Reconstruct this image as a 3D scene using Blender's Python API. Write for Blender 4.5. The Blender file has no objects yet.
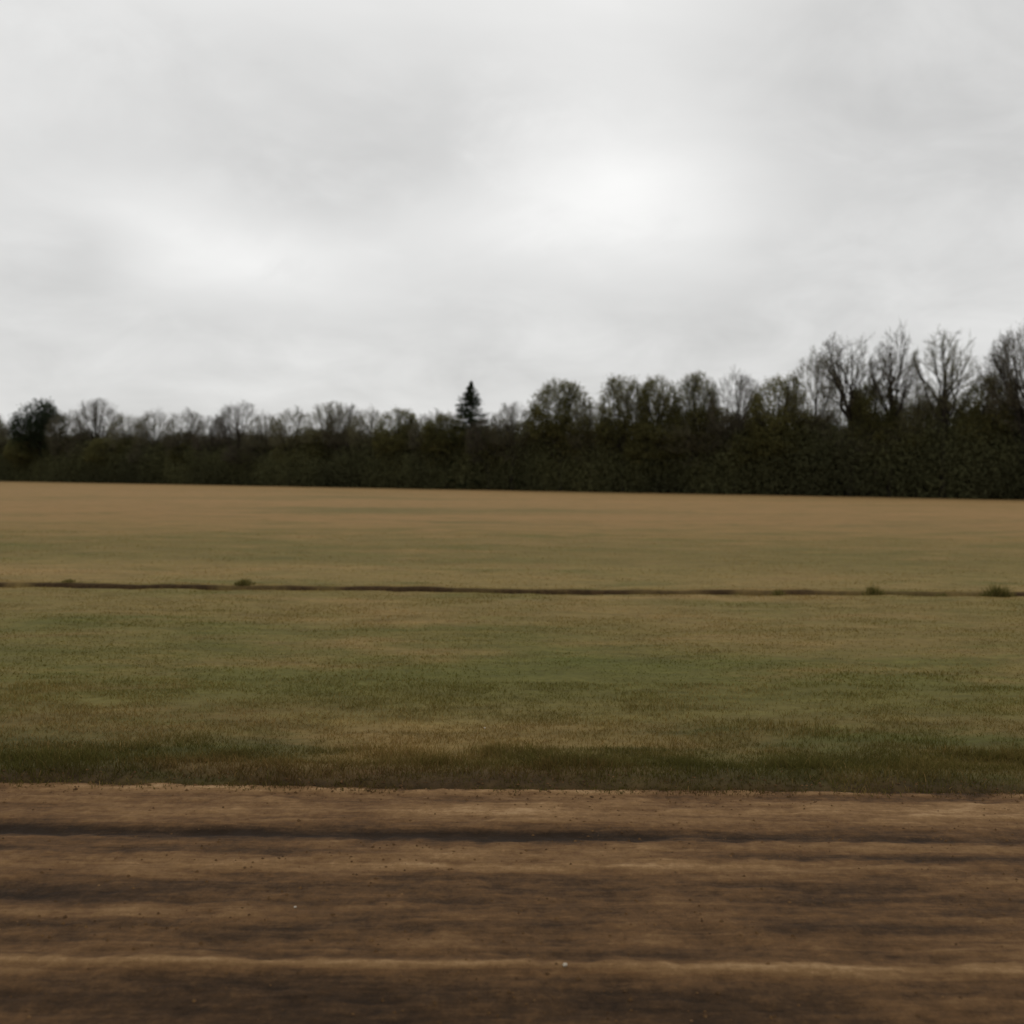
import bpy, math, random
import numpy as np
from mathutils import Matrix, Vector

scene = bpy.context.scene
col = scene.collection
rng = np.random.default_rng(7)

# ------------------------------------------------------------------ helpers
def lerp(a, b, t): return a + (b - a) * t
def sstep(a, b, x):
    t = np.clip((x - a) / (b - a), 0, 1); return t * t * (3 - 2 * t)
def _hash(ix, iy, seed):
    n = (ix.astype(np.int64) * 374761393 + iy.astype(np.int64) * 668265263 + seed * 1442695041) & 0x7fffffff
    n = ((n ^ (n >> 13)) * 1274126177) & 0x7fffffff
    n = (n ^ (n >> 16)) & 0xffff
    return n / 65535.0
def vnoise(x, y, seed=0):
    x = np.asarray(x, float); y = np.asarray(y, float)
    ix = np.floor(x); iy = np.floor(y); fx = x - ix; fy = y - iy
    fx = fx * fx * (3 - 2 * fx); fy = fy * fy * (3 - 2 * fy)
    a = _hash(ix, iy, seed); b = _hash(ix + 1, iy, seed); c = _hash(ix, iy + 1, seed); d = _hash(ix + 1, iy + 1, seed)
    return lerp(lerp(a, b, fx), lerp(c, d, fx), fy) * 2 - 1
def fbm(x, y, seed=0, octv=4):
    s = 0; a = 1; t = 0
    for o in range(octv):
        s = s + a * vnoise(np.asarray(x) * 2 ** o, np.asarray(y) * 2 ** o, seed + o * 17); t += a; a *= .5
    return s / t

def mesh_from(name, verts, faces, smooth=False):
    me = bpy.data.meshes.new(name)
    verts = np.asarray(verts, np.float32); faces = np.asarray(faces, np.int32)
    m, k = faces.shape
    me.vertices.add(len(verts)); me.vertices.foreach_set("co", verts.ravel())
    me.loops.add(m * k); me.loops.foreach_set("vertex_index", faces.ravel())
    me.polygons.add(m); me.polygons.foreach_set("loop_start", np.arange(0, m * k, k, dtype=np.int32))
    me.polygons.foreach_set("use_smooth", np.full(m, smooth))
    me.update(calc_edges=True); me.validate()
    return me
def add_obj(name, me, mat=None, **props):
    o = bpy.data.objects.new(name, me); col.objects.link(o)
    if mat and me: me.materials.append(mat)
    for k, v in props.items(): o[k] = v
    return o
def grid_faces(nx, ny):
    i = np.arange(nx - 1); j = np.arange(ny - 1)
    I, J = np.meshgrid(i, j)
    a = (J * nx + I).ravel()
    return np.stack([a, a + 1, a + nx + 1, a + nx], 1)
def float_attr(me, name, vals):
    at = me.attributes.new(name, 'FLOAT', 'POINT'); at.data.foreach_set("value", np.asarray(vals, np.float32).ravel())
def S(r, g, b):
    f = lambda c: ((c / 255 + .055) / 1.055) ** 2.4 if c > 10 else c / 255 / 12.92
    return (f(r), f(g), f(b), 1)

class NT:
    def __init__(s, tree): s.t = tree
    def n(s, typ, **kw):
        nd = s.t.nodes.new(typ)
        for k, v in kw.items(): setattr(nd, k, v)
        return nd
    def link(s, a, b): s.t.links.new(a, b)
    def math(s, op, a, b=None, c=None, clamp=False):
        nd = s.n('ShaderNodeMath', operation=op); nd.use_clamp = clamp
        for i, v in enumerate((a, b, c)):
            if v is None: continue
            if hasattr(v, 'is_linked'): s.link(v, nd.inputs[i])
            else: nd.inputs[i].default_value = v
        return nd.outputs[0]
    def vmath(s, op, a, b=None):
        nd = s.n('ShaderNodeVectorMath', operation=op)
        for i, v in enumerate((a, b)):
            if v is None: continue
            if hasattr(v, 'is_linked'): s.link(v, nd.inputs[i])
            else: nd.inputs[i].default_value = v
        return nd.outputs['Value'] if op in ('LENGTH', 'DOT_PRODUCT', 'DISTANCE') else nd.outputs[0]
    def noise(s, vec, scale=1, detail=4, rough=.55, dist=0):
        nd = s.n('ShaderNodeTexNoise'); nd.inputs['Scale'].default_value = scale
        nd.inputs['Detail'].default_value = detail; nd.inputs['Roughness'].default_value = rough
        nd.inputs['Distortion'].default_value = dist
        s.link(vec, nd.inputs['Vector']); return nd.outputs['Fac']
    def ramp(s, fac, stops, interp='LINEAR'):
        nd = s.n('ShaderNodeValToRGB'); cr = nd.color_ramp; cr.interpolation = interp
        while len(cr.elements) > 1: cr.elements.remove(cr.elements[-1])
        cr.elements[0].position = stops[0][0]; cr.elements[0].color = stops[0][1]
        for p, c in stops[1:]:
            e = cr.elements.new(p); e.color = c
        s.link(fac, nd.inputs[0]); return nd.outputs[0]
    def mix(s, fac, a, b, blend='MIX'):
        nd = s.n('ShaderNodeMix', data_type='RGBA', blend_type=blend)
        for sock, v in ((nd.inputs[0], fac), (nd.inputs[6], a), (nd.inputs[7], b)):
            if hasattr(v, 'is_linked'): s.link(v, sock)
            else: sock.default_value = v
        return nd.outputs[2]
    def mrange(s, v, a, b, c=0., d=1.):
        nd = s.n('ShaderNodeMapRange'); s.link(v, nd.inputs[0])
        for i, x in enumerate((a, b, c, d)): nd.inputs[i + 1].default_value = x
        return nd.outputs[0]
    def leaf_shader(s, color, trans=.45):
        """thin leaves: half diffuse, half light passing through"""
        s.t.nodes.remove(s.t.nodes['Principled BSDF'])
        df = s.n('ShaderNodeBsdfDiffuse'); tr = s.n('ShaderNodeBsdfTranslucent'); mx = s.n('ShaderNodeMixShader')
        mx.inputs[0].default_value = trans
        s.link(color, df.inputs[0]); s.link(color, tr.inputs[0]); s.link(df.outputs[0], mx.inputs[1]); s.link(tr.outputs[0], mx.inputs[2])
        s.link(mx.outputs[0], s.t.nodes['Material Output'].inputs[0])

def new_mat(name, rough=.9):
    m = bpy.data.materials.new(name); m.use_nodes = True
    nt = NT(m.node_tree); p = m.node_tree.nodes['Principled BSDF']
    p.inputs['Roughness'].default_value = rough
    p.inputs['Specular IOR Level'].default_value = .12
    return m, nt, p

# ------------------------------------------------------------------ field colour (shared by soil and grass)
grp = bpy.data.node_groups.new("field_colour", 'ShaderNodeTree')
grp.interface.new_socket("Color", in_out='OUTPUT', socket_type='NodeSocketColor')
g = NT(grp)
pos = g.n('ShaderNodeNewGeometry').outputs['Position']
sep = g.n('ShaderNodeSeparateXYZ'); g.link(pos, sep.inputs[0])
n1 = g.noise(g.vmath('MULTIPLY', pos, (.26, .75, 0)), 1, 6, .66, .5)
n2 = g.noise(g.vmath('MULTIPLY', pos, (.028, .10, 0)), 1, 6, .66, .4)
n3 = g.noise(g.vmath('MULTIPLY', pos, (1.0, 4.0, 0)), 1, 5, .7)
inv = g.math('DIVIDE', 6.0, g.math('MAXIMUM', sep.outputs[1], 1.0))
w = g.math('MULTIPLY', g.math('SUBTRACT', n1, .5), g.math('MULTIPLY', inv, .60))
w2 = g.math('MULTIPLY', g.math('SUBTRACT', n2, .5), g.math('MULTIPLY', inv, 1.0))
fac = g.math('ADD', g.math('ADD', inv, w), w2)
stops = [(0.0, S(144, 115, 74)), (.07, S(145, 116, 74)), (.13, S(141, 112, 70)), (.17, S(130, 107, 63)), (.205, S(115, 100, 55)),
         (.24, S(113, 99, 55)), (.29, S(127, 109, 64)), (.345, S(126, 108, 64)), (.38, S(119, 104, 60)), (.44, S(114, 101, 57)),
         (.52, S(103, 95, 50)), (.62, S(96, 92, 46)), (.70, S(104, 95, 52)), (.77, S(110, 95, 55)), (.84, S(90, 83, 46)),
         (.90, S(78, 74, 40)), (.94, S(76, 70, 39)), (1.0, S(76, 60, 37))]
base = g.ramp(fac, stops)
base = g.mix(g.mrange(n1, .51, .68, 0, .58), base, S(83, 87, 39))
base = g.mix(g.mrange(n1, .47, .32, 0, .50), base, S(142, 115, 73))
base = g.mix(g.mrange(n2, .52, .66, 0, .60), base, S(151, 120, 78))
base = g.mix(g.mrange(n2, .47, .34, 0, .65), base, S(99, 93, 51))
base = g.mix(1.0, base, g.mrange(n3, .3, .7, .78, 1.22), 'MULTIPLY')
g.link(base, g.n('NodeGroupOutput').inputs[0])
def field_col(nt):
    nd = nt.n('ShaderNodeGroup'); nd.node_tree = grp; return nd.outputs[0]

m_ground, nt, P = new_mat("field_soil", .95)
c = field_col(nt)
at = nt.n('ShaderNodeAttribute'); at.attribute_name = "bare"
posn = nt.n('ShaderNodeNewGeometry').outputs['Position']
fn = nt.noise(posn, 9, 6, .7)
c = nt.mix(1.0, c, nt.mrange(fn, .3, .7, .78, 1.16), 'MULTIPLY')
earth = nt.ramp(fn, [(.3, S(44, 34, 22)), (.7, S(80, 62, 39))])
c = nt.mix(at.outputs['Fac'], c, earth)
nt.link(c, P.inputs['Base Color'])
bp = nt.n('ShaderNodeBump'); bp.inputs['Strength'].default_value = .7; bp.inputs['Distance'].default_value = .03
nt.link(fn, bp.inputs['Height']); nt.link(bp.outputs[0], P.inputs['Normal'])

m_grass, nt, P = new_mat("meadow_grass", .8)
c = field_col(nt)
at = nt.n('ShaderNodeAttribute'); at.attribute_name = "tint"
c = nt.mix(nt.mrange(at.outputs['Fac'], .55, 1, 0, .6), c, S(166, 136, 90))
c = nt.mix(nt.mrange(at.outputs['Fac'], .45, 0, 0, .55), c, S(80, 82, 37))
nt.leaf_shader(nt.mix(1.0, c, (1.16, 1.13, 1.06, 1), 'MULTIPLY'), .3)

# ------------------------------------------------------------------ ground sheet
EDGE = lambda x: 134 - .59 * x          # wood edge: a straight line running obliquely over the field
def edge_wobble(x): return .06 * fbm(x * .5, x * 0 + 3, 5, 5)
def ditch_y(x): return 17.05 + .10 * fbm(x * .25, x * 0 + 1.5, 21, 3) + .03 * vnoise(x * 3, x * 0, 22)
def spread(a0, step, lim, gfac):
    o = []; a = a0; s = step
    while a < lim: a += s; s *= gfac; o.append(a)
    return o
xs_r = spread(13, .14, 3000, 1.12)
xs = np.array([-v for v in xs_r[::-1]] + list(np.arange(-13, 13.01, .1)) + xs_r)
ys = np.array([-v for v in spread(5, 1, 400, 1.5)][::-1] + list(np.arange(-5, 5.9, .5)) + list(np.arange(6.0, 7.2, .03)) + list(np.arange(7.2, 16.4, .1))
              + list(np.arange(16.4, 17.8, .03)) + list(np.arange(17.8, 24, .15)) + spread(24, .2, 3500, 1.07))
ys = np.unique(np.round(ys, 4))
def ground_z(X, Y):
    z = .035 * fbm(X * .35, Y * .35, 3, 4) + .012 * vnoise(X * 3.1, Y * 3.1, 8)
    z = z * sstep(5.9, 7.5, Y)
    e = Y - 6.30 - edge_wobble(X)
    z = z + lerp(-.2, 0.0, sstep(-.28, .05, e)) + .03 * np.exp(-((e - .25) / .2) ** 2)
    z = z + .02 * fbm(X * 4, Y * 5, 91, 3) * np.exp(-((e - .15) / .25) ** 2)
    q = Y - ditch_y(X)
    dep = .11 * (1 + .4 * vnoise(X * .8, X * 0, 31))
    z = z - dep * sstep(-.32, -.06, q) * (1 - sstep(.06, .16, q)) + .04 * np.exp(-((q - .28) / .12) ** 2)
    b = (X * .508 + (Y - 134) * .861)          # distance beyond the wood edge
    z = z + 4.5 * sstep(7, 40, b)  # rise added behind the wood to close sky gaps and light leaks
    return z
X, Y = np.meshgrid(xs, ys)
Z = ground_z(X, Y)
me = mesh_from("ground", np.stack([X.ravel(), Y.ravel(), Z.ravel()], 1), grid_faces(len(xs), len(ys)), True)
q = Y - ditch_y(X)
bare = sstep(-.28, -.14, q) * (1 - sstep(.16, .24, q)) * np.clip(.88 + .6 * vnoise(X * 2.2, Y * 2, 41), 0, 1)
e = Y - 6.30 - edge_wobble(X)
rag = .34 * fbm(X * 1.1, Y * 1.6, 44, 4)
bare2 = (1 - sstep(-.05, .30, e + rag))
bare = np.maximum(bare, .85 * bare2)
bare = np.maximum(bare, sstep(2, 6, X * .508 + (Y - 134) * .861))
float_attr(me, "bare", bare)
add_obj("ground", me, m_ground, kind="structure")

# ------------------------------------------------------------------ dirt track
m_dirt, nt, P = new_mat("packed_dirt", .85)
at = nt.n('ShaderNodeAttribute'); at.attribute_name = "tone"
posn = nt.n('ShaderNodeNewGeometry').outputs['Position']
s1 = nt.noise(nt.vmath('MULTIPLY', posn, (1.1, 10, 1)), 1, 7, .70, .5)
s2 = nt.noise(posn, 20, 8, .85)
s3 = nt.noise(nt.vmath('MULTIPLY', posn, (3.5, 40, 1)), 1, 5, .65, .4)
s4 = nt.noise(nt.vmath('MULTIPLY', posn, (.7, 3.0, 1)), 1, 6, .68, .5)
t = nt.math('ADD', at.outputs['Fac'], nt.math('MULTIPLY', nt.math('SUBTRACT', s1, .5), .80))
t = nt.math('ADD', t, nt.math('MULTIPLY', nt.math('SUBTRACT', s2, .5), .85))
t = nt.math('ADD', t, nt.math('MULTIPLY', nt.math('SUBTRACT', s3, .5), .36))
t = nt.math('ADD', t, nt.math('MULTIPLY', nt.math('SUBTRACT', s4, .5), .70))
c = nt.ramp(t, [(0, S(46, 34, 22)), (.25, S(76, 56, 36)), (.5, S(111, 82, 52)), (.75, S(141, 109, 72)), (1, S(178, 145, 105))])
nt.link(c, P.inputs['Base Color'])
bp = nt.n('ShaderNodeBump'); bp.inputs['Strength'].default_value = .9; bp.inputs['Distance'].default_value = .020
nt.link(nt.math('ADD', s2, nt.math('MULTIPLY', s1, .3)), bp.inputs['Height']); nt.link(bp.outputs[0], P.inputs['Normal'])
tx_r = spread(6, .05, 120, 1.08)
tx = np.array([-v for v in tx_r[::-1]] + list(np.arange(-6, 6.001, .025)) + tx_r)
ty = np.array(list(np.arange(-8, 2.4, .3)) + list(np.arange(2.4, 6.5, .018)))
TX, TY = np.meshgrid(tx, ty)
def track(X, Y):
    y = Y + .045 * fbm(X * .35, X * 0, 51, 4)
    st = fbm(X * .4, Y * 7, 61, 5)
    st2 = fbm(X * .35, Y * 2.4, 62, 4)
    cl = fbm(X * 4, Y * 7, 63, 4)
    fl = fbm(X * 14, Y * 16, 64, 3)
    G = lambda c, w: np.exp(-((y - c) / w) ** 2)
    brk = .25 * fbm(X * 2.2, Y * 4, 69, 3)
    a = np.clip(.85 + .5 * vnoise(X * .45, X * 0, 66) + brk, 0.3, 1.2)
    a2 = np.clip(.5 + .8 * vnoise(X * .6 + 7, X * 0, 67) + brk, 0, 1.2)
    a3 = np.clip(.8 + .35 * vnoise(X * .9 + 3, X * 0, 68) + brk, .3, 1.1)
    z = -.025 * G(5.50, .09) * a - .008 * G(5.22, .08) * a2 - .015 * G(4.72, .2) * a + .014 * G(3.99, .05) * a3
    e = Y - 6.20 - edge_wobble(X)
    z = z + .010 * np.exp(-(e / .05) ** 2) - .02 * sstep(3.95, 3.6, y)
    z = z + .005 * st + .009 * st2 + .010 * cl + .007 * fl
    z = z - .14 * sstep(.06, .24, e)
    tone = .50 + .22 * st + .22 * st2 + .13 * cl + .10 * fl
    tone = tone - .48 * G(5.50, .075) * a - .30 * G(5.20, .06) * a2 + .14 * G(5.02, .08) - .32 * G(4.72, .16) * a - .20 * G(4.35, .05) * a2 + .34 * G(3.99, .035) * a3 - .18 * sstep(3.96, 3.8, y) \
        + .15 * G(5.88, .22) + .08 * G(4.2, .12)
    tone = tone + .38 * np.exp(-(e / .04) ** 2) * np.clip(.65 + 1.0 * cl, 0, 1) - .35 * sstep(.03, .1, e)
    return z - .01, tone
TZ, TT = track(TX, TY)
me = mesh_from("dirt_track", np.stack([TX.ravel(), TY.ravel(), TZ.ravel()], 1), grid_faces(len(tx), len(ty)), True)
float_attr(me, "tone", np.clip(TT, 0, 1))
add_obj("dirt_track", me, m_dirt, kind="structure")

n = 26000
cx = rng.uniform(-6.5, 6.5, n); cy = 2.6 + 4.1 * rng.random(n)
ce = cy - 6.30 - edge_wobble(cx)
keep = (fbm(cx * 1.2, cy * 2.5, 71, 3) + .35 * rng.standard_normal(n) > .05) | ((np.abs(ce) < .2) & (rng.random(n) < .8))
cx, cy, ce = cx[keep], cy[keep], ce[keep]; n = len(cx)
cz = np.maximum(track(cx, cy)[0], ground_z(cx, cy))
sz = .0025 + .009 * rng.random(n) ** 5 + np.where(np.abs(ce) < .25, .006 * rng.random(n) ** 2, 0)
octa = np.array([[1, 0, 0], [0, 1, 0], [-1, 0, 0], [0, -1, 0], [0, 0, .8], [0, 0, -.6]])
of = np.array([[0, 1, 4], [1, 2, 4], [2, 3, 4], [3, 0, 4], [1, 0, 5], [2, 1, 5], [3, 2, 5], [0, 3, 5]])
V = octa[None] * sz[:, None, None] * rng.uniform(.6, 1.3, (n, 6, 1)) + np.stack([cx, cy, cz + sz * .1], 1)[:, None]
F = of[None] + (np.arange(n) * 6)[:, None, None]
m_crumb, nt, P = new_mat("soil_crumbs")
r = nt.noise(nt.n('ShaderNodeNewGeometry').outputs['Position'], 14, 2)
nt.link(nt.ramp(r, [(.3, S(66, 49, 32)), (.6, S(106, 79, 50)), (.8, S(142, 112, 78))]), P.inputs['Base Color'])
add_obj("soil_crumbs", mesh_from("soil_crumbs", V.reshape(-1, 3), F.reshape(-1, 3)), m_crumb, kind="stuff")

m_peb, nt, P = new_mat("pale_stone")
r = nt.noise(nt.n('ShaderNodeTexCoord').outputs['Object'], 40, 3)
nt.link(nt.ramp(r, [(.3, S(150, 138, 120)), (.7, S(200, 190, 172))]), P.inputs['Base Color'])
import bmesh
bm = bmesh.new(); bmesh.ops.create_icosphere(bm, subdivisions=2, radius=1)
for v in bm.verts:
    v.co *= 1 + .25 * float(vnoise(v.co.x * 1.3 + 4, v.co.y * 1.3 + v.co.z, 5)); v.co.z *= .6
pm = bpy.data.meshes.new("pebble"); bm.to_mesh(pm); bm.free(); pm.materials.append(m_peb)
for (x, y, s) in ((-.99, 4.50, .008), (.235, 3.95, .012), (-.2, 7.7, .010)):
    z = float(track(np.array([x]), np.array([y]))[0][0]) if y < 6 else float(ground_z(np.array([x]), np.array([y]))[0]) + .02
    o = bpy.data.objects.new("pebble", pm); col.objects.link(o); o.location = (x, y, z + s * .3); o.scale = (s, s * .8, s)
    o.rotation_euler[2] = x * 5
    o["label"] = "small pale rounded pebble lying on the dirt track" if y < 6 else "small pale pebble lying in the rough grass"
    o["category"] = "stone"; o["group"] = "scattered pale pebbles"

# ------------------------------------------------------------------ grass blades
def blades(x, y, z, h, wd, lean=.5, rg=rng):
    n = len(x); a = rg.uniform(0, 2 * np.pi, n); b = rg.uniform(0, 2 * np.pi, n)
    side = np.stack([np.cos(a), np.sin(a), 0 * a], 1) * wd[:, None] * .5
    ln = rg.random(n) * lean * h
    off = np.stack([np.cos(b) * ln, np.sin(b) * ln, 0 * a], 1)
    p = np.stack([x, y, z], 1)
    up = np.zeros((n, 3)); up[:, 2] = h
    V = np.stack([p - side, p + side, p + off * .45 + up * .6 + side * .7, p + off * .45 + up * .6 - side * .7,
                  p + off * 1.2 + up], 1)
    i = np.arange(n)[:, None] * 5
    T = np.concatenate([i + [0, 1, 2], i + [0, 2, 3], i + [3, 2, 4]], 1).reshape(-1, 3)
    return V.reshape(-1, 3), T
Vs = []; Ts = []; tints = []; off = 0
def batch(n, y0, y1, hmin, hmax, wd, lean, clump, seed, pw=1.0, tv=.2, tb=.3):
    global off
    y = y0 + (y1 - y0) * rng.random(n) ** pw
    x = rng.uniform(-1, 1, n) * (.56 * y + 2.0)
    e = y - 6.30 - edge_wobble(x)
    ok = (e + .34 * fbm(x * 1.1, y * 1.6, 44, 4) + .24 * fbm(x * 3.5, y * 0, 45, 4) > rng.uniform(-.22, .18, n)) & (e > -.16)
    q = y - ditch_y(x)
    ok &= (q < -.20 + .1 * rng.standard_normal(n)) | (q > .18)
    ok &= (fbm(x * clump, y * clump * 1.5, seed, 3) > rng.uniform(-.6, .25, n)) | ((y < 6.8) & (rng.random(n) < .6))
    x, y, e = x[ok], y[ok], e[ok]; m = len(x)
    z = ground_z(x, y)
    z = np.maximum(z, np.where(e < .15, track(x, y)[0], -9))
    hh = rng.uniform(hmin, hmax, m) * (1 + .6 * fbm(x * .9, y * .9, seed + 3, 3))
    vg = np.exp(-((y - 6.7) / .5) ** 2)
    hh = hh * (1 + 1.3 * vg * np.clip(.3 + 1.9 * fbm(x * 2.0, y * 2.4, 905, 3), 0, 2)) * lerp(.6, 1, sstep(-.1, .25, e))
    V, T = blades(x, y, z - .005, hh, np.full(m, wd) * rng.uniform(.6, 1.3, m), lean)
    Vs.append(V); Ts.append(T + off); off += len(V)
    tints.append(np.repeat(np.clip(.5 - .12 * vg + tv * rng.standard_normal(m) + tb * fbm(x * .5, y, seed + 9, 3), 0, 1), 5))
batch(52000, 6.12, 7.2, .018, .05, .006, 1.3, 2.5, 80, 1.0, .17)
batch(110000, 6.7, 9.5, .018, .046, .006, 1.3, 2.5, 81, 1.0, .14)
batch(105000, 9.5, 17.5, .014, .030, .010, 1.3, 1.6, 82, 1.0, .08)
batch(40000, 16.5, 34, .013, .026, .02, 1.2, .9, 83, 1.3, .06)
me = mesh_from("meadow_grass", np.concatenate(Vs), np.concatenate(Ts))
float_attr(me, "tint", np.concatenate(tints))
add_obj("meadow_grass", me, m_grass, kind="stuff")

m_tuft, nt, P = new_mat("tuft_grass", .8)
at = nt.n('ShaderNodeAttribute'); at.attribute_name = "tint"
nt.leaf_shader(nt.ramp(at.outputs['Fac'], [(0, S(80, 82, 43)), (.5, S(108, 101, 57)), (1, S(142, 125, 78))]), .35)
def tuft_mesh(seed, w, h, n):
    rg = np.random.default_rng(seed)
    x = np.clip(rg.standard_normal(n) * .4, -.7, .7) * w; y = np.clip(rg.standard_normal(n), -1.5, 1.5) * .05
    hh = h * np.exp(-(x / (w * .8)) ** 2) * rg.uniform(.5, 1.1, n)
    V, T = blades(x, y, x * 0, hh, np.full(n, .014), .8, rg)
    me = mesh_from("grass_tuft", V, T); float_attr(me, "tint", np.repeat(rg.random(n), 5)); me.materials.append(m_tuft); return me
for i, (x, yo, w, h, n) in enumerate([(-4.70, .25, .24, .12, 240), (-7.8, .25, .16, .06, 160), (4.60, -.2, .15, .16, 180), (6.22, -.22, .24, .22, 300),
                        (8.35, -.15, .40, .28, 560), (7.4, -.2, .2, .11, 140), (3.9, -.2, .1, .10, 90)]):
    y = float(ditch_y(np.array([x]))[0]) + yo
    o = add_obj("grass_tuft", tuft_mesh(200 + i, w, h, n))
    o.location = (x, y, float(ground_z(np.array([x]), np.array([y]))[0]) - .01)
    o["label"] = "dense bushy green grass tuft beside the bare furrow" if h > .13 else "small thin grass tuft beside the bare furrow"
    o["category"] = "grass tuft"; o["group"] = "grass tufts along the furrow"

# ------------------------------------------------------------------ trees
def tubes(A, B, ra, rb, sides):
    A = np.asarray(A); B = np.asarray(B); ra = np.asarray(ra); rb = np.asarray(rb)
    D = B - A; D /= np.linalg.norm(D, axis=1)[:, None] + 1e-9
    ref = np.where(np.abs(D[:, 2:3]) > .9, [[1., 0, 0]], [[0, 0, 1.]])
    U = np.cross(D, ref); U /= np.linalg.norm(U, axis=1)[:, None]; W = np.cross(D, U)
    th = np.arange(sides) * 2 * np.pi / sides
    C = np.cos(th)[None, :, None] * U[:, None] + np.sin(th)[None, :, None] * W[:, None]
    V = np.concatenate([A[:, None] + C * ra[:, None, None], B[:, None] + C * rb[:, None, None]], 1)
    n = len(A); k = np.arange(sides); k2 = (k + 1) % sides
    F = np.stack([k, k2, k2 + sides, k + sides], 1)[None] + (np.arange(n) * 2 * sides)[:, None, None]
    return V.reshape(-1, 3), F.reshape(-1, 4)
def unit(v): return v / (np.linalg.norm(v, axis=-1, keepdims=True) + 1e-9)

def crown_tree(seed, R=.24, zc=.64, rz=.36, z0=.18, z1=.42, nl=14, k2=8, k3=6, k4=4, asym=.18, tw=.0013, tr=.016, fan=0., limb=(.35, .6), box=2.4, shell=0):
    """limbs arch from the trunk to points on an uneven envelope, then branch three times"""
    rg = np.random.default_rng(seed)
    segs = {0: [], 1: [], 2: [], 3: [], 4: []}
    lob = rg.uniform(1 - asym, 1 + asym * .4, 12)
    def env(p):    # normalised radius inside the lumpy envelope
        q = (p - [0, 0, zc]) / [R, R, rz]
        a = np.arctan2(q[..., 1], q[..., 0]) / (2 * np.pi) * 6 % 6
        s = lob[(a.astype(int))]
        if fan: s = s * (1 - fan * np.clip(-q[..., 2], 0, 1))
        return (np.hypot(q[..., 0], q[..., 1]) ** box + np.abs(q[..., 2]) ** box) ** (1 / box) / s
    def pull(p):
        e = env(p)[..., None]; f = np.where(e > 1, 1 / e * (.94 + .09 * rg.random(e.shape)), 1)
        return (p - [0, 0, zc]) * f + [0, 0, zc]
    tp = [np.array([0., 0, 0])]; nT = 8; ztop = z1 + .08
    for i in range(nT): tp.append(np.array([rg.normal(0, .006), rg.normal(0, .006), ztop * (i + 1) / nT]))
    trad = [tr * (1.25 if i == 0 else 1) * (1 - .45 * i / nT) for i in range(nT + 1)]
    for i in range(nT): segs[0].append((tp[i], tp[i + 1], trad[i], trad[i + 1]))
    def bez(a, c, b, n, r0, r1, lv, jit):
        t = np.linspace(0, 1, n + 1)[:, None]
        P_ = (1 - t) ** 2 * a + 2 * t * (1 - t) * c + t ** 2 * b
        P_[1:-1] += rg.normal(0, jit, (n - 1, 3)) if n > 1 else 0
        rr_ = r0 + (r1 - r0) * np.linspace(0, 1, n + 1)
        for i in range(n): segs[lv].append((P_[i], P_[i + 1], rr_[i], rr_[i + 1]))
        return P_, rr_
    tips = []
    for l in range(nl):
        za = z0 + (z1 - z0) * rg.random() ** .7; a = np.array([0, 0, za])
        ph = l * 2.399 + rg.normal(0, .3)
        el = (-.05 if fan else -.25) + (1.03 if fan else 1.22) * ((l * .618) % 1)
        ce = (1 - max(el, 0) ** box) ** (1 / box) if el < 1 else 0
        if rg.random() < .25: ce *= rg.uniform(0, .8)
        b = np.array([math.cos(ph) * ce * R, math.sin(ph) * ce * R, zc + el * rz]) * [.92, .92, 1]
        b[2] = max(b[2], za + .02); b = pull(b)
        cf = .5 if fan else .4
        c = np.array([b[0] * cf, b[1] * cf, za + (b[2] - za) * .4 + .02])
        P1, r1 = bez(a, c, b, 7, tr * rg.uniform(*limb), tw * 1.6, 1, .010 if fan else .008)
        for j in range(k2):
            u = .3 + .7 * (j + rg.random()) / k2; i = min(int(u * 7), 6); q = P1[i]
            d1 = unit(P1[i + 1] - P1[i]); out = unit(q - [0, 0, zc - rz * .4])
            d = unit(d1 * .6 + out * .45 + rg.normal(0, .6, 3) + [0, 0, .1])
            L = rg.uniform(.10, .22) * (R / .24) ** .5
            e2 = pull(q + d * L); m = (q + e2) / 2 + unit(d1) * .015
            P2, r2 = bez(q, m, e2, 4, max(r1[i] * .5, tw * 1.3), tw * 1.15, 2, .004)
            for k in range(k3):
                u = .2 + .8 * (k + rg.random()) / k3; ii = min(int(u * 4), 3); q2 = P2[ii] + (P2[ii + 1] - P2[ii]) * (u * 4 - ii)
                d2 = unit(unit(P2[ii + 1] - P2[ii]) * .6 + out * .4 + rg.normal(0, .5, 3) + [0, 0, .2])
                e3 = pull(q2 + d2 * rg.uniform(.04, .09))
                P3, r3 = bez(q2, (q2 + e3) / 2, e3, 2, tw * 1.1, tw * .8, 3, .002)
                tips.append(e3)
                for h in range(k4):
                    t = rg.uniform(.25, 1); q3 = q2 + (e3 - q2) * t
                    e4 = q3 + unit(d2 * .8 + rg.normal(0, .5, 3) + [0, 0, .15]) * rg.uniform(.016, .036)
                    segs[4].append((q3, e4, tw * .8, tw * .45))
    # fine outer twigs filling the rounded outline
    for i in range(shell):
        v = unit(rg.standard_normal(3)); v[2] = abs(v[2]) * 1.1 - .35; p = np.array([0, 0, zc]) + v * [R, R, rz]
        p = (p - [0, 0, zc]) / max(env(p), 1e-3) * rg.uniform(.78, .98) + [0, 0, zc]
        tips.append(p); o_ = unit((p - [0, 0, zc - rz * .5]))
        q = p - o_ * .06
        segs[3].append((q, p, tw, tw * .7))
        for h in range(5 if k4 > 1 else 1):
            q3 = q + (p - q) * rg.uniform(.1, 1)
            segs[4].append((q3, q3 + unit(o_ * .7 + rg.normal(0, .5, 3)) * rg.uniform(.02, .04), tw * .8, tw * .45))
    return segs, np.array(tips), R

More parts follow.
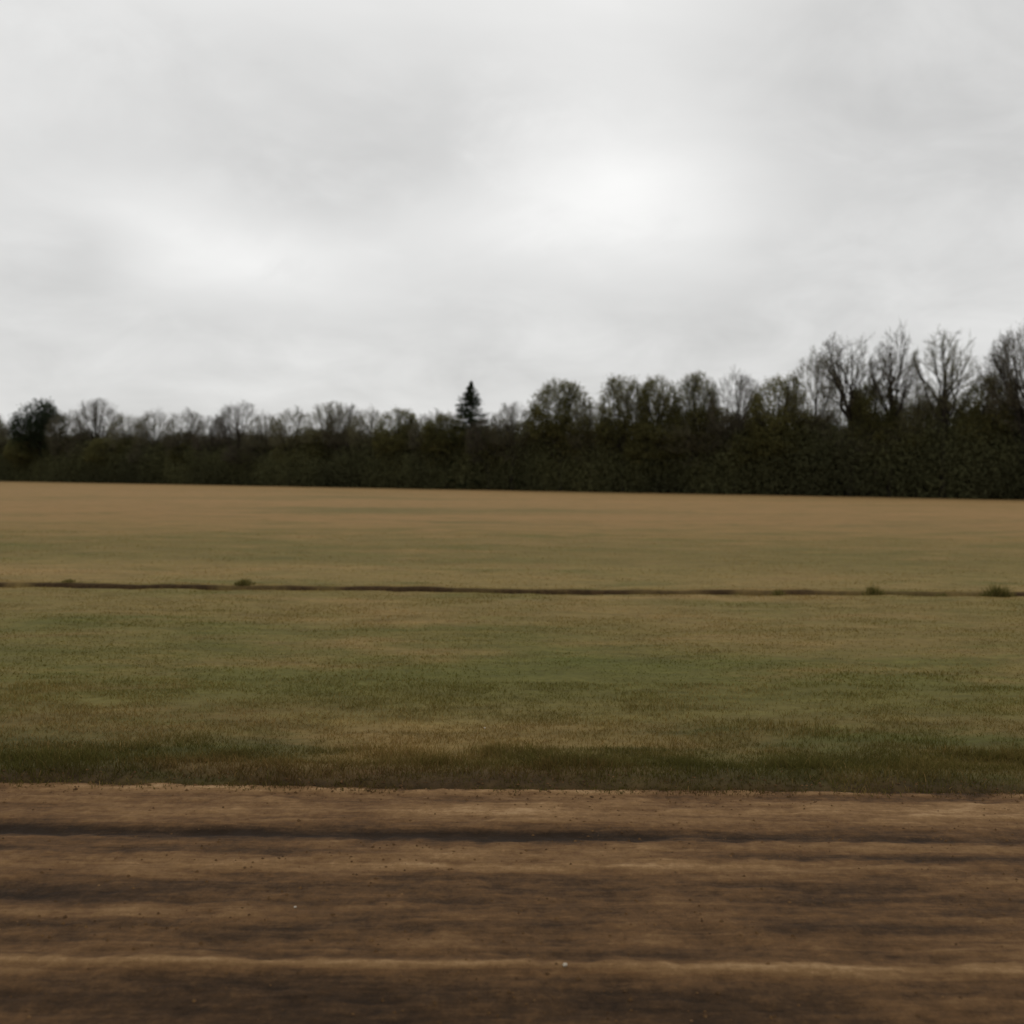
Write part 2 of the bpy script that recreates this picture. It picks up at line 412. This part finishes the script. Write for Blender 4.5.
m_bark, nt, P = new_mat("grey_brown_bark")
po = nt.n('ShaderNodeTexCoord').outputs['Object']
r = nt.noise(nt.vmath('MULTIPLY', po, (60, 60, 12)), 1, 4)
nt.link(nt.ramp(r, [(.3, S(38, 35, 31)), (.7, S(62, 57, 50))]), P.inputs['Base Color'])
m_twig, nt, P = new_mat("twig_bark")
oi = nt.n('ShaderNodeObjectInfo').outputs['Random']
nt.link(nt.ramp(oi, [(0, S(80, 74, 63)), (.5, S(92, 88, 71)), (1, S(106, 103, 78))]), P.inputs['Base Color'])
def leaf_mat(name, cols):
    m, nt, P = new_mat(name, .8)
    at = nt.n('ShaderNodeAttribute'); at.attribute_name = "tint"
    oi = nt.n('ShaderNodeObjectInfo').outputs['Random']
    t = nt.math('ADD', at.outputs['Fac'], nt.math('MULTIPLY', nt.math('SUBTRACT', oi, .5), .35))
    nt.leaf_shader(nt.ramp(t, [(i / (len(cols) - 1), cc) for i, cc in enumerate(cols)]))
    return m
m_bud = leaf_mat("budding_foliage", [S(80, 79, 50), S(106, 103, 65), S(130, 125, 80)])
m_ever = leaf_mat("evergreen_needles", [S(38, 45, 34), S(54, 62, 44), S(72, 78, 54)])

def tris_at(P, size, rg, flat=1.0):
    n = len(P); a = rg.standard_normal((n, 3)); a /= np.linalg.norm(a, axis=1)[:, None]
    b = rg.standard_normal((n, 3)); b -= (a * b).sum(1)[:, None] * a; b /= np.linalg.norm(b, axis=1)[:, None]
    a[:, 2] *= flat; s = np.asarray(size).reshape(-1, 1)
    V = np.stack([P + a * s, P - a * s * .5 + b * s * .8, P - a * s * .5 - b * s * .8], 1)
    return V.reshape(-1, 3), np.arange(n * 3).reshape(-1, 3)
def seg_arr(l): return [np.array([s[i] for s in l]) for i in range(4)]

kinds = {}
def make_tree(kind, seed, leaf=None, nleaf=0, lsize=.01, lspread=.014, drop=.0, **kw):
    segs, tips, R = crown_tree(seed, **kw)
    A = seg_arr(segs[0] + segs[1] + segs[2][:])
    sc = lambda V: V / np.array([R, R, 1])
    V, F = tubes(*A, 5); tm = mesh_from(kind + "_trunk", sc(V), F, True); tm.materials.append(m_bark)
    V, F = tubes(*seg_arr(segs[3] + segs[4]), 3); V = sc(V)
    if leaf:
        rg = np.random.default_rng(seed)
        cl0 = fbm(tips[:, 0] * 13 + 9, tips[:, 1] * 13 + tips[:, 2] * 15, seed, 3)
        T = tips[cl0 > drop - .6]
        P_ = np.repeat(T, nleaf, 0) + rg.standard_normal((len(T) * nleaf, 3)) * lspread
        LV, LF = tris_at(P_, rg.uniform(.5, 1.2, len(P_)) * lsize, rg)
        LV = sc(LV)
        tri = np.concatenate([F[:, [0, 1, 2]], F[:, [0, 2, 3]]])
        cm = mesh_from(kind + "_crown", np.concatenate([V, LV]), np.concatenate([tri, LF + len(V)]))
        cl = fbm(T[:, 0] * 14, T[:, 1] * 14 + T[:, 2] * 17, 5, 3)
        tint = np.repeat(np.clip(.45 + .55 * np.repeat(cl, nleaf) + .08 * rg.standard_normal(len(P_)), 0, 1), 3)
        float_attr(cm, "tint", np.concatenate([np.full(len(V), .1), tint])); cm.materials.append(leaf)
    else:
        cm = mesh_from(kind + "_crown", V, F); cm.materials.append(m_twig)
    kinds.setdefault(kind, []).append((tm, cm))
for sd in (11, 12, 15, 14): make_tree("bare_tree", sd, R=.26, zc=.68, rz=.32, z0=.28, z1=.50, nl=11, k2=9, k3=5, k4=4, fan=.45, tr=.022, tw=.0009, asym=.30, limb=(.35, .6), box=2.0, shell=60)
for sd in (21, 22, 23, 24): make_tree("fine_tree", sd, R=.25, zc=.62, rz=.38, z0=.15, z1=.42, nl=20, k2=7, k3=5, k4=3, tw=.0009, asym=.08, box=2.1, limb=(.2, .5), shell=650)
for sd in (31, 32, 33): make_tree("budding_tree", sd, leaf=m_bud, nleaf=10, lsize=.0078, lspread=.015, R=.25, zc=.60, rz=.40, z0=.15, z1=.45, nl=22, k2=7, k3=5, k4=1, asym=.10, drop=.20, box=2.4, limb=(.2, .5), shell=700)
make_tree("pine_tree", 41, leaf=m_ever, nleaf=13, lsize=.012, lspread=.02, R=.28, zc=.62, rz=.38, z0=.2, z1=.6, nl=18, k2=7, k3=4, k4=0, asym=.15, drop=.12, shell=350)
def conifer(seed):
    rg = np.random.default_rng(seed)
    z = np.linspace(0, 1, 11); A = np.stack([z[:-1] * 0, z[:-1] * 0, z[:-1]], 1); B = np.stack([z[1:] * 0, z[1:] * 0, z[1:]], 1)
    V, F = tubes(A, B, .018 * (1 - z[:-1] * .95), .018 * (1 - z[1:] * .95), 7); V[:, :2] /= .28
    tm = mesh_from("conifer_trunk", V, F, True); tm.materials.append(m_bark)
    br = []; pts = []
    z = .05
    while z < .985:
        R = .28 * min(((1 - z) * 2.0), 1.0) ** 1.0; k = 3
        for j in range(k):
            a = rg.uniform(0, 2 * np.pi); r = R * rg.uniform(.55, 1.2)
            p0 = np.array([0, 0, z]); p1 = np.array([math.cos(a) * r, math.sin(a) * r, z + r * rg.uniform(-.25, .2)])
            mid = (p0 + p1) / 2 + [0, 0, -.012]
            br += [(p0, mid, .004, .0025), (mid, p1, .0025, .001)]
            n = int(14 + 380 * r); t = rg.random(n) ** .6
            q = p0 + (p1 - p0) * t[:, None]; q[:, 2] -= .02 * np.sin(t * np.pi)
            wd = (.008 + .10 * R) * (1 - .45 * t)
            q += rg.standard_normal((n, 3)) * np.stack([wd, wd, wd * .5], 1) * .8
            pts.append(q)
        z += .0105 * (1.2 - .5 * z) * rg.uniform(.6, 1.4)
    pts = np.concatenate(pts); pts = pts[pts[:, 2] < 1.0]; LV, LF = tris_at(pts, rg.uniform(.005, .010, len(pts)), rg, .7)
    BV, BF = tubes(*seg_arr(br), 3); tri = np.concatenate([BF[:, [0, 1, 2]], BF[:, [0, 2, 3]]])
    V = np.concatenate([BV, LV]); V[:, :2] /= .28
    cm = mesh_from("conifer_crown", V, np.concatenate([tri, LF + len(BV)]))
    float_attr(cm, "tint", np.concatenate([np.full(len(BV), .2), np.repeat(np.clip(.45 + .25 * rg.standard_normal(len(pts)), 0, 1), 3)]))
    cm.materials.append(m_ever); kinds["conifer_tree"] = [(tm, cm)]
conifer(5)

F0 = 983.
labels = {"bare_tree": "tall leafless tree with spreading limbs at the wood edge",
          "fine_tree": "leafless tree with fine rounded twiggy crown at the wood edge",
          "budding_tree": "round-crowned tree with olive spring leaves at the wood edge",
          "pine_tree": "dark broad evergreen pine standing at the wood edge",
          "conifer_tree": "dark pointed spruce rising above the bare wood"}
count = {}
def place(kind, x, y, H, R, rot):
    var = kinds[kind]; count[kind] = count.get(kind, -1) + 1; tm, cm = var[count[kind] % len(var)]
    nm = "bare_tree" if kind == "fine_tree" else kind
    o = bpy.data.objects.new(nm, None); col.objects.link(o); o.empty_display_size = .5
    o.location = (x, y, -.1); o.rotation_euler = (0, 0, rot); o.scale = (R, R, H)
    o["label"] = labels[kind]; o["category"] = "tree"; o["group"] = "trees along the field edge"
    for pn, m in (("trunk", tm), ("crown", cm)):
        c = bpy.data.objects.new(pn, m); col.objects.link(c); c.parent = o
survey = [(-70, 404, 64, 'fine_tree'), (-25, 408, 60, 'budding_tree'), (6, 420, 50, 'fine_tree'), (40, 402, 50, 'pine_tree'), (68, 410, 44, 'fine_tree'), (97, 396, 52, 'fine_tree'),
          (128, 412, 44, 'fine_tree'), (155, 408, 48, 'fine_tree'), (185, 408, 48, 'fine_tree'), (212, 414, 42, 'fine_tree'), (238, 400, 50, 'fine_tree'),
          (266, 411, 46, 'fine_tree'), (290, 406, 48, 'fine_tree'), (330, 399, 60, 'fine_tree'), (345, 403, 50, 'fine_tree'), (368, 406, 48, 'fine_tree'), (398, 408, 50, 'budding_tree'),
          (430, 409, 52, 'fine_tree'), (470, 380, 60, 'conifer_tree'), (512, 400, 50, 'fine_tree'), (560, 379, 72, 'budding_tree'),
          (590, 398, 50, 'fine_tree'), (622, 375, 56, 'budding_tree'), (657, 375, 48, 'budding_tree'), (692, 372, 50, 'budding_tree'), (734, 369, 66, 'fine_tree'),
          (776, 374, 62, 'budding_tree'), (812, 348, 54, 'fine_tree'), (850, 326, 90, 'bare_tree'), (890, 321, 64, 'bare_tree'), (942, 323, 84, 'bare_tree'),
          (915, 376, 56, 'fine_tree'), (872, 380, 56, 'budding_tree'), (985, 374, 62, 'budding_tree'), (1024, 320, 88, 'fine_tree'), (1030, 326, 70, 'bare_tree'), (1085, 335, 80, 'bare_tree'), (1120, 350, 70, 'budding_tree')]
rr = random.Random(3)
for (px, py, w, kind) in survey:
    t = (px - 512) / F0; back = rr.uniform(2, 5) if kind not in ('bare_tree', 'conifer_tree') else (3.5 if kind == 'bare_tree' else 5)
    y = (134 + back) / (1 + .59 * t); x = t * y
    hz = 476 + (px - 512) * .0096
    H = 2.1 + (hz - py) / F0 * y; R = w / 2 / F0 * y
    place(kind, x, y, H, R, rr.uniform(0, 6.28))
for (px, py, w, kind) in ((446, 413, 54, 'budding_tree'), (488, 414, 54, 'fine_tree')):     # younger trees in front of the spruce
    t = (px - 512) / F0; y = 136 / (1 + .59 * t); x = t * y
    place(kind, x, y, 2.1 + (476 - py) / F0 * y, w / 2 / F0 * y, 1.0)
def prof(x):    # height of the dense wood along the edge
    return np.interp(x, [-150, -102, -42, 0, 23, 43, 54, 80], [8.5, 8.3, 7.6, 8.4, 9.0, 9.8, 10.4, 10.4])
x = -140.
while x < 78:
    y = EDGE(x) + rr.uniform(3, 11)
    k = rr.choice(['fine_tree', 'budding_tree'])
    H = float(prof(x)) * (rr.uniform(1.0, 1.27) if x < 28 else rr.uniform(.95, 1.22))
    place(k, x, y, H, rr.uniform(3.2, 5.0), rr.uniform(0, 6.28))
    x += rr.uniform(1.7, 3.2)

# ------------------------------------------------------------------ dense wood understorey
def scatter(n, w0, w1, size, top, low=0., seed=0, soft=.12, upw=.8):
    rg = np.random.default_rng(seed)
    x = rg.uniform(-150, 80, n); wv = rg.uniform(w0, w1, n)
    lump = fbm(x * .13, wv * .12, 301, 4) + .6 * fbm(x * .45, wv * .3, 306, 3)
    dirn = np.array([.508, .861])
    bulge = 1.2 * fbm(x * .14, x * 0, 302, 4)
    H = prof(x) * (top + .30 * lump)
    u = rg.random(n) ** upw
    z = low + u * (H - low) * (1 + soft * rg.standard_normal(n) * u)
    z = np.abs(z)
    back = wv + bulge + 2.6 * (z / 10) ** 2
    P_ = np.stack([x + dirn[0] * back, EDGE(x) + dirn[1] * back, z], 1)
    V, T = tris_at(P_, size * rg.uniform(.5, 1.3, n), rg)
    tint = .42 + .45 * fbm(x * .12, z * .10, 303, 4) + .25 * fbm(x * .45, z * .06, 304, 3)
    tint = tint + .30 * (z / H - .6)  # upper leaves tinted lighter, haze put into the colour
    return V, T, np.repeat(np.clip(tint, 0, 1), 3)
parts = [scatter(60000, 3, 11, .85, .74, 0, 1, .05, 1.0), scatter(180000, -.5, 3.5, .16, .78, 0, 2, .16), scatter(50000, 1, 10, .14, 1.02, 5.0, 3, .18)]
off = 0; VV = []; TT_ = []; CC = []
for V, T, c_ in parts:
    VV.append(V); TT_.append(T + off); CC.append(c_); off += len(V)
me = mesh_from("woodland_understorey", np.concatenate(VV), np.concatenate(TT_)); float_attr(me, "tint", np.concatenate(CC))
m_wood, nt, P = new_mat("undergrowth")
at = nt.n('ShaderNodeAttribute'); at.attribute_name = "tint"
nt.leaf_shader(nt.ramp(at.outputs['Fac'], [(0, S(80, 81, 60)), (.5, S(104, 105, 74)), (1, S(128, 127, 88))]), .5)  # whole ramp lifted so the leaf colour carries thin haze
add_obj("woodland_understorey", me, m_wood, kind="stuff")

# ------------------------------------------------------------------ sky (overcast)
world = bpy.data.worlds.new("World"); scene.world = world; world.use_nodes = True
wt = world.node_tree; wt.nodes.clear(); W = NT(wt)
SUN_EL, SUN_AZ = 48, 12
sky = W.n('ShaderNodeTexSky', sky_type='NISHITA'); sky.sun_disc = False
sky.sun_elevation = math.radians(SUN_EL); sky.sun_rotation = math.radians(SUN_AZ)
bg1 = W.n('ShaderNodeBackground'); bg1.inputs[1].default_value = .1; W.link(sky.outputs[0], bg1.inputs[0])
d = W.n('ShaderNodeTexCoord').outputs['Generated']
sp = W.n('ShaderNodeSeparateXYZ'); W.link(d, sp.inputs[0])
zz = W.math('ADD', W.math('MAXIMUM', sp.outputs[2], 0.0), .38)
cb = W.n('ShaderNodeCombineXYZ'); W.link(W.math('DIVIDE', sp.outputs[0], zz), cb.inputs[0]); W.link(W.math('DIVIDE', sp.outputs[1], zz), cb.inputs[1])
cn = W.noise(W.vmath('MULTIPLY', cb.outputs[0], (1.3, 2.0, 1)), 1.0, 5, .55, .3)
cn2 = W.noise(cb.outputs[0], 4.2, 6, .6, .5)
val = W.math('ADD', W.mrange(cn, .3, .7, -.06, .06), W.mrange(cn2, .3, .7, -.05, .05))
val = W.math('ADD', val, .715)
def direction(px, py):
    v = Vector(((px - 512) / F0, 1, (476 - py) / F0)); return v.normalized()
for (px, py, wx, wz, amt) in [(612, 190, .11, .07, .25), (480, 228, .10, .03, .07), (250, 268, .13, .04, .19), (130, 215, .08, .035, .09), (340, 135, .26, .08, -.085),
                              (900, 130, .20, .12, -.08), (60, 40, .28, .08, .10), (430, 5, .22, .04, .10), (620, 10, .12, .09, .09),
                              (90, 252, .05, .035, -.11), (830, 235, .25, .04, .05), (400, 330, .4, .04, -.03)]:
    v = direction(px, py)
    L = W.vmath('LENGTH', W.vmath('MULTIPLY', W.vmath('SUBTRACT', d, tuple(v)), (1 / wx, 1 / wx, 1 / wz)))
    L = W.math('ADD', L, W.math('MULTIPLY', W.math('SUBTRACT', cn2, .5), 2.4))
    gs = W.math('EXPONENT', W.math('MULTIPLY', W.math('MULTIPLY', L, L), -1.0))
    val = W.math('ADD', val, W.math('MULTIPLY', gs, amt))
cc = W.n('ShaderNodeCombineColor')
W.link(val, cc.inputs[0]); W.link(W.math('MULTIPLY', val, .996), cc.inputs[1]); W.link(W.math('MULTIPLY', val, .98), cc.inputs[2])
bg2 = W.n('ShaderNodeBackground'); bg2.inputs[1].default_value = 1.0; W.link(cc.outputs[0], bg2.inputs[0])
mx = W.n('ShaderNodeMixShader'); mx.inputs[0].default_value = .97
W.link(bg1.outputs[0], mx.inputs[1]); W.link(bg2.outputs[0], mx.inputs[2])
wo = W.n('ShaderNodeOutputWorld'); W.link(mx.outputs[0], wo.inputs[0])

sl = bpy.data.lights.new("sun", 'SUN'); sl.energy = .5; sl.angle = math.radians(25); sl.color = (1, .96, .90)
so = bpy.data.objects.new("sun", sl); col.objects.link(so)
sd = Vector((math.sin(math.radians(SUN_AZ)) * math.cos(math.radians(SUN_EL)), math.cos(math.radians(SUN_AZ)) * math.cos(math.radians(SUN_EL)), math.sin(math.radians(SUN_EL))))
so.rotation_euler = sd.to_track_quat('Z', 'Y').to_euler()

# ------------------------------------------------------------------ camera
cam = bpy.data.cameras.new("camera"); co = bpy.data.objects.new("camera", cam); col.objects.link(co)
cam.sensor_width = 36; cam.lens = 36 * F0 / 1024; cam.clip_end = 8000; cam.clip_start = .05
cam.dof.use_dof = True; cam.dof.focus_distance = 6.5; cam.dof.aperture_fstop = 1.5
M = Matrix.Translation((0, 0, 2.0)) @ Matrix.Rotation(math.radians(90 - 2.1), 4, 'X') @ Matrix.Rotation(math.radians(.55), 4, 'Z')
co.matrix_world = M
scene.camera = co
scene.view_settings.view_transform = 'Standard'; scene.view_settings.look = 'None'; scene.view_settings.exposure = 0
